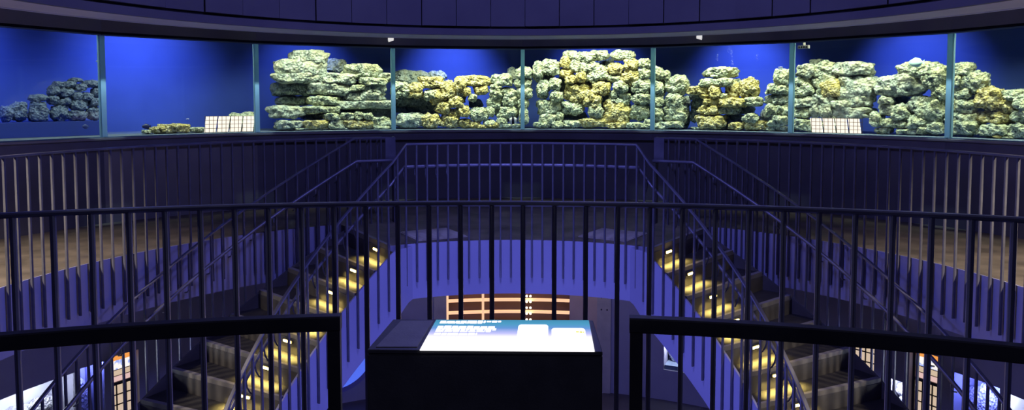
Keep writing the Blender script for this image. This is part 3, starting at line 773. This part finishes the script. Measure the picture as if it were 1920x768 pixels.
vs = [bm.verts.new(sp(u, v, PT+.003)) for u, v in ((0, 0), (1, 0), (1, 1), (0, 1))]; lo = [bm.verts.new(sp(u, v, PT)) for u, v in ((0, 0), (1, 0), (1, 1), (0, 1))]
f = bm.faces.new(vs)
for lp, u in zip(f.loops, ((0, 0), (1, 0), (1, 1), (0, 1))): lp[uvl].uv = u
for i in range(4):
    g = bm.faces.new((lo[i], lo[(i+1) % 4], vs[(i+1) % 4], vs[i]))
    for lp in g.loops: lp[uvl].uv = (0, 0)
scr = obj('screen', bm, scr_mat(), t)
WHITE = mat('screen_white', (1, 1, 1), .5, emit=(.95, .95, .97), es=1.3)
def card(bm, u0, v0, u1, v1, rad=.02, h=PT+.0042):
    pts = []
    for cu, cv, st in ((u1-rad, v1-rad*4, 0), (u0+rad, v1-rad*4, 1), (u0+rad, v0+rad*4, 2), (u1-rad, v0+rad*4, 3)):
        for i in range(5):
            an = (st+i/4)*pi/2; pts.append((cu+rad*cos(an), cv+rad*4*sin(an)))
    bm.faces.new([bm.verts.new(sp(u, v, h)) for u, v in pts])
for q in ((.545, .12, .735, .82), (.755, .12, .965, .70)):
    bm = bmesh.new(); card(bm, *q); obj('picture_card', bm, WHITE, scr)
rnd = random.Random(3)
def textline(v0, v1, u0, u1, wmin, wmax):
    u = u0
    while u < u1:
        wd = min(rnd.uniform(wmin, wmax), u1-u)
        card(bm, u, v0+rnd.uniform(-.006, .006), u+wd*.97, v1+rnd.uniform(-.012, .012), .004)
        u += wd*1.0+.003
for nm, spec in (('heading', ((.86, .95, .035, .33, .03, .07), (.885, .945, .335, .43, .03, .05), (.845, .875, .035, .31, .02, .06))),
                 ('paragraph', ((.66, .76, .035, .40, .02, .05), (.60, .68, .035, .41, .02, .05))), ('paragraph', ((.545, .60, .035, .38, .03, .07), (.45, .52, .035, .30, .03, .07)))):
    bm = bmesh.new()
    for q in spec: textline(*q)
    obj(nm, bm, WHITE, scr)
bm = bmesh.new(); card(bm, .905, .54, .925, .585, .004, PT+.005); card(bm, .928, .53, .945, .58, .004, PT+.005); card(bm, .947, .535, .957, .57, .003, PT+.005)
obj('yellow_text', bm, mat('screen_yellow', (.8, .75, .1), .5, emit=(.75, .70, .02), es=1.0), scr)['label'] = 'yellow lettering'
bm = bmesh.new()
for v, u0, u1 in ((.395, .06, .08), (.395, .10, .115), (.39, .14, .15), (.395, .17, .185), (.25, .03, .19), (.17, .10, .16)):
    card(bm, u0, v, u1, v+.012, .003, PT+.0046)
obj('grey_text', bm, mat('screen_grey', (.5, .5, .5), .5, emit=(.45, .45, .45), es=1.0), scr)

# ------------------------------------------------------------------ lower level displays
def panel_on(bm, a0, a1, h0, h1, r, t=.02): sweep(bm, rect(r-t, r, h0, h1), frange(a0, a1, 1))
# orange-lit cabinet below the landing
t = thing('display_cabinet', P(RL+.4, -3, -2.3), 'curved display cabinet with glowing amber rails under the landing', 'cabinet')
bm = bmesh.new(); panel_on(bm, -12.7, 6.9, -2.29, -.99, RL+.5); obj('back_panel', bm, 'oak', t)
for h in (-1.40, -1.58, -1.80, -2.0):
    bm = bmesh.new(); sweep(bm, rect(RL+.04, RL+.09, h-.02, h+.02, .006), frange(-12.7, 6.9, 1)); obj('rail', bm, 'brass', t)
for a in (-12.6, -6.9):
    bm = bmesh.new(); box(bm, P(RL+.03, a, -1.64), (.035, .03, 1.28), RZ(a)); obj('post', bm, 'brass', t)
for i, h in enumerate((-1.335, -1.42, -1.51, -1.60, -1.69)):
    bm = bmesh.new()
    for a in (.1, .7): bmesh.ops.create_uvsphere(bm, u_segments=12, v_segments=8, radius=.016, matrix=Matrix.Translation(P(RL+.02, a, h)))
    obj('lamp_reflection', bm, 'lamp_reflection', t)  # reflections of lamps, built as small glowing spheres

# cabinets with posters and cream grids
def poster_mat():
    m = bpy.data.materials.new('backlit_poster'); m.use_nodes = True; nt = m.node_tree; Nn = nt.nodes; L = nt.links; Nn.clear()
    o = Nn.new('ShaderNodeOutputMaterial'); e = Nn.new('ShaderNodeEmission'); tc = Nn.new('ShaderNodeTexCoord'); n = Nn.new('ShaderNodeTexNoise'); n.inputs['Scale'].default_value = 14
    r = Nn.new('ShaderNodeValToRGB'); r.color_ramp.elements[0].position = .42; r.color_ramp.elements[0].color = (.35, .45, .95, 1); r.color_ramp.elements[1].position = .5; r.color_ramp.elements[1].color = (1, .96, .93, 1)
    L.new(tc.outputs['Object'], n.inputs['Vector']); L.new(n.outputs['Fac'], r.inputs[0]); L.new(r.outputs[0], e.inputs[0]); e.inputs[1].default_value = 1.0; L.new(e.outputs[0], o.inputs[0]); return m
PST = poster_mat()
ORANGE = mat('orange_band', (.9, .4, .1), .5, emit=(1, .38, .08), es=.9)
CREAMLIT = mat('lit_cream', (.9, .8, .66), .6, emit=(1, .76, .52), es=.62)
PINKLIT = mat('lit_pink', (.9, .7, .7), .6, emit=(1, .66, .60), es=.75)
def lit_cabinet(a0, a1, top, label, poster=True):
    r = RL+.12
    t = thing('lit_cabinet', P(r, (a0+a1)/2, -2.6), label, 'cabinet')
    bm = bmesh.new()
    for a in (a0+.12, a1-.12): box(bm, P(r-.02, a, (top-2.6)/2), (.03, .05, top+2.6), RZ(a))
    box(bm, P(r-.02, (a0+a1)/2, top-.355), (R(a1-a0)*r, .05, .035), RZ((a0+a1)/2)); obj('frame', bm, 'dark', t)
    g0 = top-.37
    if poster:
        bm = bmesh.new(); panel_on(bm, a0+.2, a1-.2, top-.09, top-.01, r); obj('orange_header', bm, ORANGE, t)
        bm = bmesh.new(); panel_on(bm, a0+.2, a1-.2, top-.2, top-.091, r); obj('poster', bm, PST, t)
        bm = bmesh.new(); panel_on(bm, a0+.2, a1-.2, top-.27, top-.201, r); obj('cream_shelf', bm, CREAMLIT, t)
        bm = bmesh.new(); panel_on(bm, a0+.2, a1-.2, top-.34, top-.271, r); obj('pink_shelf', bm, PINKLIT, t)
        bm = bmesh.new()
        for h in (top-.2, top-.27): box(bm, P(r-.024, (a0+a1)/2, h), (R(a1-a0-.5)*r, .012, .006), RZ((a0+a1)/2))
        obj('shelf_edge', bm, 'wire', t)
    else: g0 = top-.01
    bm = bmesh.new(); panel_on(bm, a0+.2, a1-.2, -2.6 if poster else -2.28, g0, r); obj('backlit_panel', bm, CREAMLIT, t)
    bm = bmesh.new()
    hb = -2.6 if poster else -2.28
    h = g0-.12
    while h > hb:
        box(bm, P(r-.03, (a0+a1)/2, h), (R(a1-a0-.4)*r, .012, .012), RZ((a0+a1)/2)); h -= .12
    for f_ in (.33, .67) if poster else (.3, .62): box(bm, P(r-.03, a0+(a1-a0)*f_, (g0+hb)/2), (.012, .012, g0-hb), RZ((a0+a1)/2))
    obj('grid', bm, 'dark', t)
lit_cabinet(-62, -58.4, -1.36, 'backlit cabinet with orange header left of the left stair')
lit_cabinet(57, 60.6, -1.27, 'backlit cabinet with orange header right of the right stair')
lit_cabinet(48.0, 52.4, -1.36, 'backlit cream grid window just beside the right stair', False)

# small lower tanks: bed, back, glass, rocks
def low_tank(a0, a1, h0, h1, back, label, rocks, rmat):
    t = thing('display_tank', P(RL+.3, (a0+a1)/2, h0), label, 'aquarium')
    bm = bmesh.new(); sweep(bm, rect(RL+.36, RL+.38, h0+.001, h1-.001), frange(a0+.05, a1-.05, 1)); obj('back_panel', bm, back, t)
    bm = bmesh.new(); sweep(bm, rect(RL+.04, RL+.36, h0+.001, h0+.06), frange(a0+.05, a1-.05, 1)); obj('bed', bm, 'tankfloor', t)
    bm = bmesh.new(); sweep(bm, rect(RL+.02, RL+.03, h0+.001, h1-.001), frange(a0+.02, a1-.02, 1)); obj('pane', bm, 'glass', t)
    rr = random.Random(int(abs(a0)*7))
    n = 0
    for row in range(rocks[1]):
        for i in range(rocks[0]):
            a = a0+(a1-a0)*(i+.5+.12*rr.uniform(-1, 1)+.25*(row % 2))/(rocks[0]+.3)
            wd = R(a1-a0)*RL/rocks[0]*.54; hz = (h1-h0)*.42/rocks[1]
            z = h0+.05+hz*(1+1.72*row)
            rock(P(RL+.255+.02*rr.random(), a, z), wd, .085, hz*1.04, a, rmat, 2000+a0*3+n*4.4, label='%s rock, %s, %s of %s' % ('pale', place_in_row(i, rocks[0]), ROWS[row], label[4:] if label[:4] == 'the ' else label),
                 group='rocks in '+label, sub=3); n += 1
low_tank(-84, -66.6, -2.5, -1.40, 'cool', 'bright white wall tank at lower left', (5, 4), 'rw')
low_tank(-65.9, -62.9, -2.5, -1.38, M['cool'], 'narrow blue wall tank at lower left', (1, 1), 'rw')
low_tank(62.5, 68.2, -2.5, -1.38, M['cool'], 'blue wall tank at lower right', (1, 1), 'rw')
low_tank(68.8, 84, -2.5, -1.40, 'cool', 'bright wall tank at lower right', (4, 4), 'rw')
low_tank(54.0, 56.2, -2.3, -1.69, 'cool', 'small bright tank beside the right stair', (1, 3), 'rw')
low_tank(21.9, 29.5, -2.28, -1.7, 'cool', 'small bright tank under the right stair', (3, 1), 'rw')

# round porthole below the left stair
pc_ = (-30.5, -1.9)
t = thing('porthole', P(RL-.02, pc_[0], -2.5), 'round blue-lit porthole in the lower wall under the left stair', 'porthole')
mt = Matrix.Translation(P(RL-.062, pc_[0], pc_[1])) @ RZ(pc_[0]) @ Matrix.Rotation(pi/2, 4, 'X')
bm = bmesh.new(); bmesh.ops.create_cone(bm, cap_ends=True, segments=64, radius1=.575, radius2=.575, depth=.03, matrix=mt); obj('glass', bm, 'blueglass', t)
bm = bmesh.new()
pr = [(.575, -.018), (.64, -.018), (.64, .022), (.575, .022)]; rings = []
for i in range(64):
    an = 2*pi*i/64; rings.append([bm.verts.new(mt @ Vector((q*cos(an), q*sin(an), z))) for q, z in pr])
for i in range(64):
    A, B = rings[i], rings[(i+1) % 64]
    for k in range(4): bm.faces.new((A[k], A[(k+1) % 4], B[(k+1) % 4], B[k]))
obj('rim', bm, 'rim', t)

# ------------------------------------------------------------------ lights
def lamp(kind, name, loc, e, col, target=None, size=.2, angle=60, blend=.6, size_y=None, spread=None):
    l = bpy.data.lights.new(name, kind); l.energy = e; l.color = col
    if kind == 'SPOT': l.spot_size = R(angle); l.spot_blend = blend; l.shadow_soft_size = size
    elif kind == 'AREA':
        l.size = size
        if size_y: l.shape = 'RECTANGLE'; l.size_y = size_y
        if spread: l.spread = R(spread)
    else: l.shadow_soft_size = size
    o = bpy.data.objects.new(name, l); COL.objects.link(o); o.location = loc
    if target is not None: o.rotation_euler = (Vector(target)-Vector(loc)).to_track_quat('-Z', 'Y').to_euler()
    return o
WHT = (.95, 1, .66); BLU = (.25, .35, 1.0)
for i in range(1, 9):
    am = (vert_a[i]+vert_a[i+1])/2
    # lamps over the water: white over the rocks, blue towards the backdrop
    lamp('AREA', 'tank_lamp', P(6.52, am, 2.76), [0, 13, 18, 24, 36, 37, 34, 28, 30, 24][i], WHT, P(6.98, am, 1.2), 1.9, size_y=.1, spread=112)
    lamp('SPOT', 'tank_blue_lamp', P(7.15, am, 2.72), [0, 140, 150, 70, 150, 80, 150, 120, 90, 85][i], BLU, P(8.35, am, 1.9), .1, 120 if i < 3 else 90, 1.0)

for a in vert_a[2:-2]:
    lamp('SPOT', 'added_joint_light', P(6.16, a, 2.36), 60, (.6, .85, 1), P(6.40, a, 1.3), .01, 24, .5)  # added narrow lights that only brighten the glass joints
VIO = (.23, .24, 1.0)
lamp('SPOT', 'hall_lamp', P(1.2, -150, 4.9), 480, VIO, P(RI, 14, -.4), .3, 48, .7)
lamp('SPOT', 'hall_lamp', P(1.2, 150, 4.9), 260, VIO, P(RI, -20, -.5), .3, 48, .7)
lamp('POINT', 'hall_lamp', P(.2, 0, 4.2), 250, VIO, size=.4)  # added blue fill for the walls and drum
lamp('POINT', 'lower_lamp', P(.5, 180, -1.6), 150, VIO, size=.4)
for s in (-1, 1):
    lamp('SPOT', 'gallery_downlight', P(5.75, s*97, 2.62), 900, (1, .85, .68), P(5.0, s*84, 0), .07, 70, .8)
    lamp('SPOT', 'added_rail_light', (s*3.0+.2, 3.6, 2.38), 45, (.72, .74, 1), (-s*.4, 3.4, .5), .04, 60, .6)  # added side light for bright edges on the balcony bars
    lamp('POINT', 'lower_tank_lamp', P(RL+.08, s*76, -1.46), 8, (.9, .93, 1), size=.1)
    lamp('POINT', 'lower_tank_lamp', P(RL+.08, s*70, -1.46), 6, (.9, .93, 1), size=.1)
    for k in range(9):
        h = -.02-RISE*k; a = s*(A0+STEP*k)
        lamp('AREA', 'step_lamp', P(3.0, a+s*.75, h-.075), 4.6, (1, .74, .2), P(3.0, a+s*1.6, h-RISE), .5, size_y=.02, spread=95)
lamp('POINT', 'lower_blue_lamp', P(RL+.15, -64.4, -1.46), 5, (.22, .26, 1), size=.06)
lamp('POINT', 'lower_blue_lamp', P(RL+.15, 65.3, -1.46), 9, (.22, .26, 1), size=.06)
lamp('POINT', 'lower_tank_lamp', P(RL+.08, 55.1, -1.75), 8, (.9, .93, 1), size=.05)
lamp('POINT', 'lower_tank_lamp', P(RL+.07, 23.2, -1.8), 18, (.85, .86, 1), size=.05)
lamp('POINT', 'cabinet_lamp', P(RL+.25, 0, -1.1), 2.5, (1, .55, .25), size=.08)
lamp('POINT', 'cabinet_lamp', P(RL+.25, -8, -1.1), 2, (1, .55, .25), size=.08)
lamp('AREA', 'podium_fill', (0, .5, 2.95), 5, (.8, .8, 1), (0, 2.2, .8), .8)  # added dim fill that lifts the podium from above
for a, e in ((9.5, 2.8), (-15, 2.2)):
    lamp('POINT', 'added_landing_fill', P(4.5, a, -.75), e, (1, .84, .76), size=.08)  # added warm fill for the concrete and beige panels by the cabinet
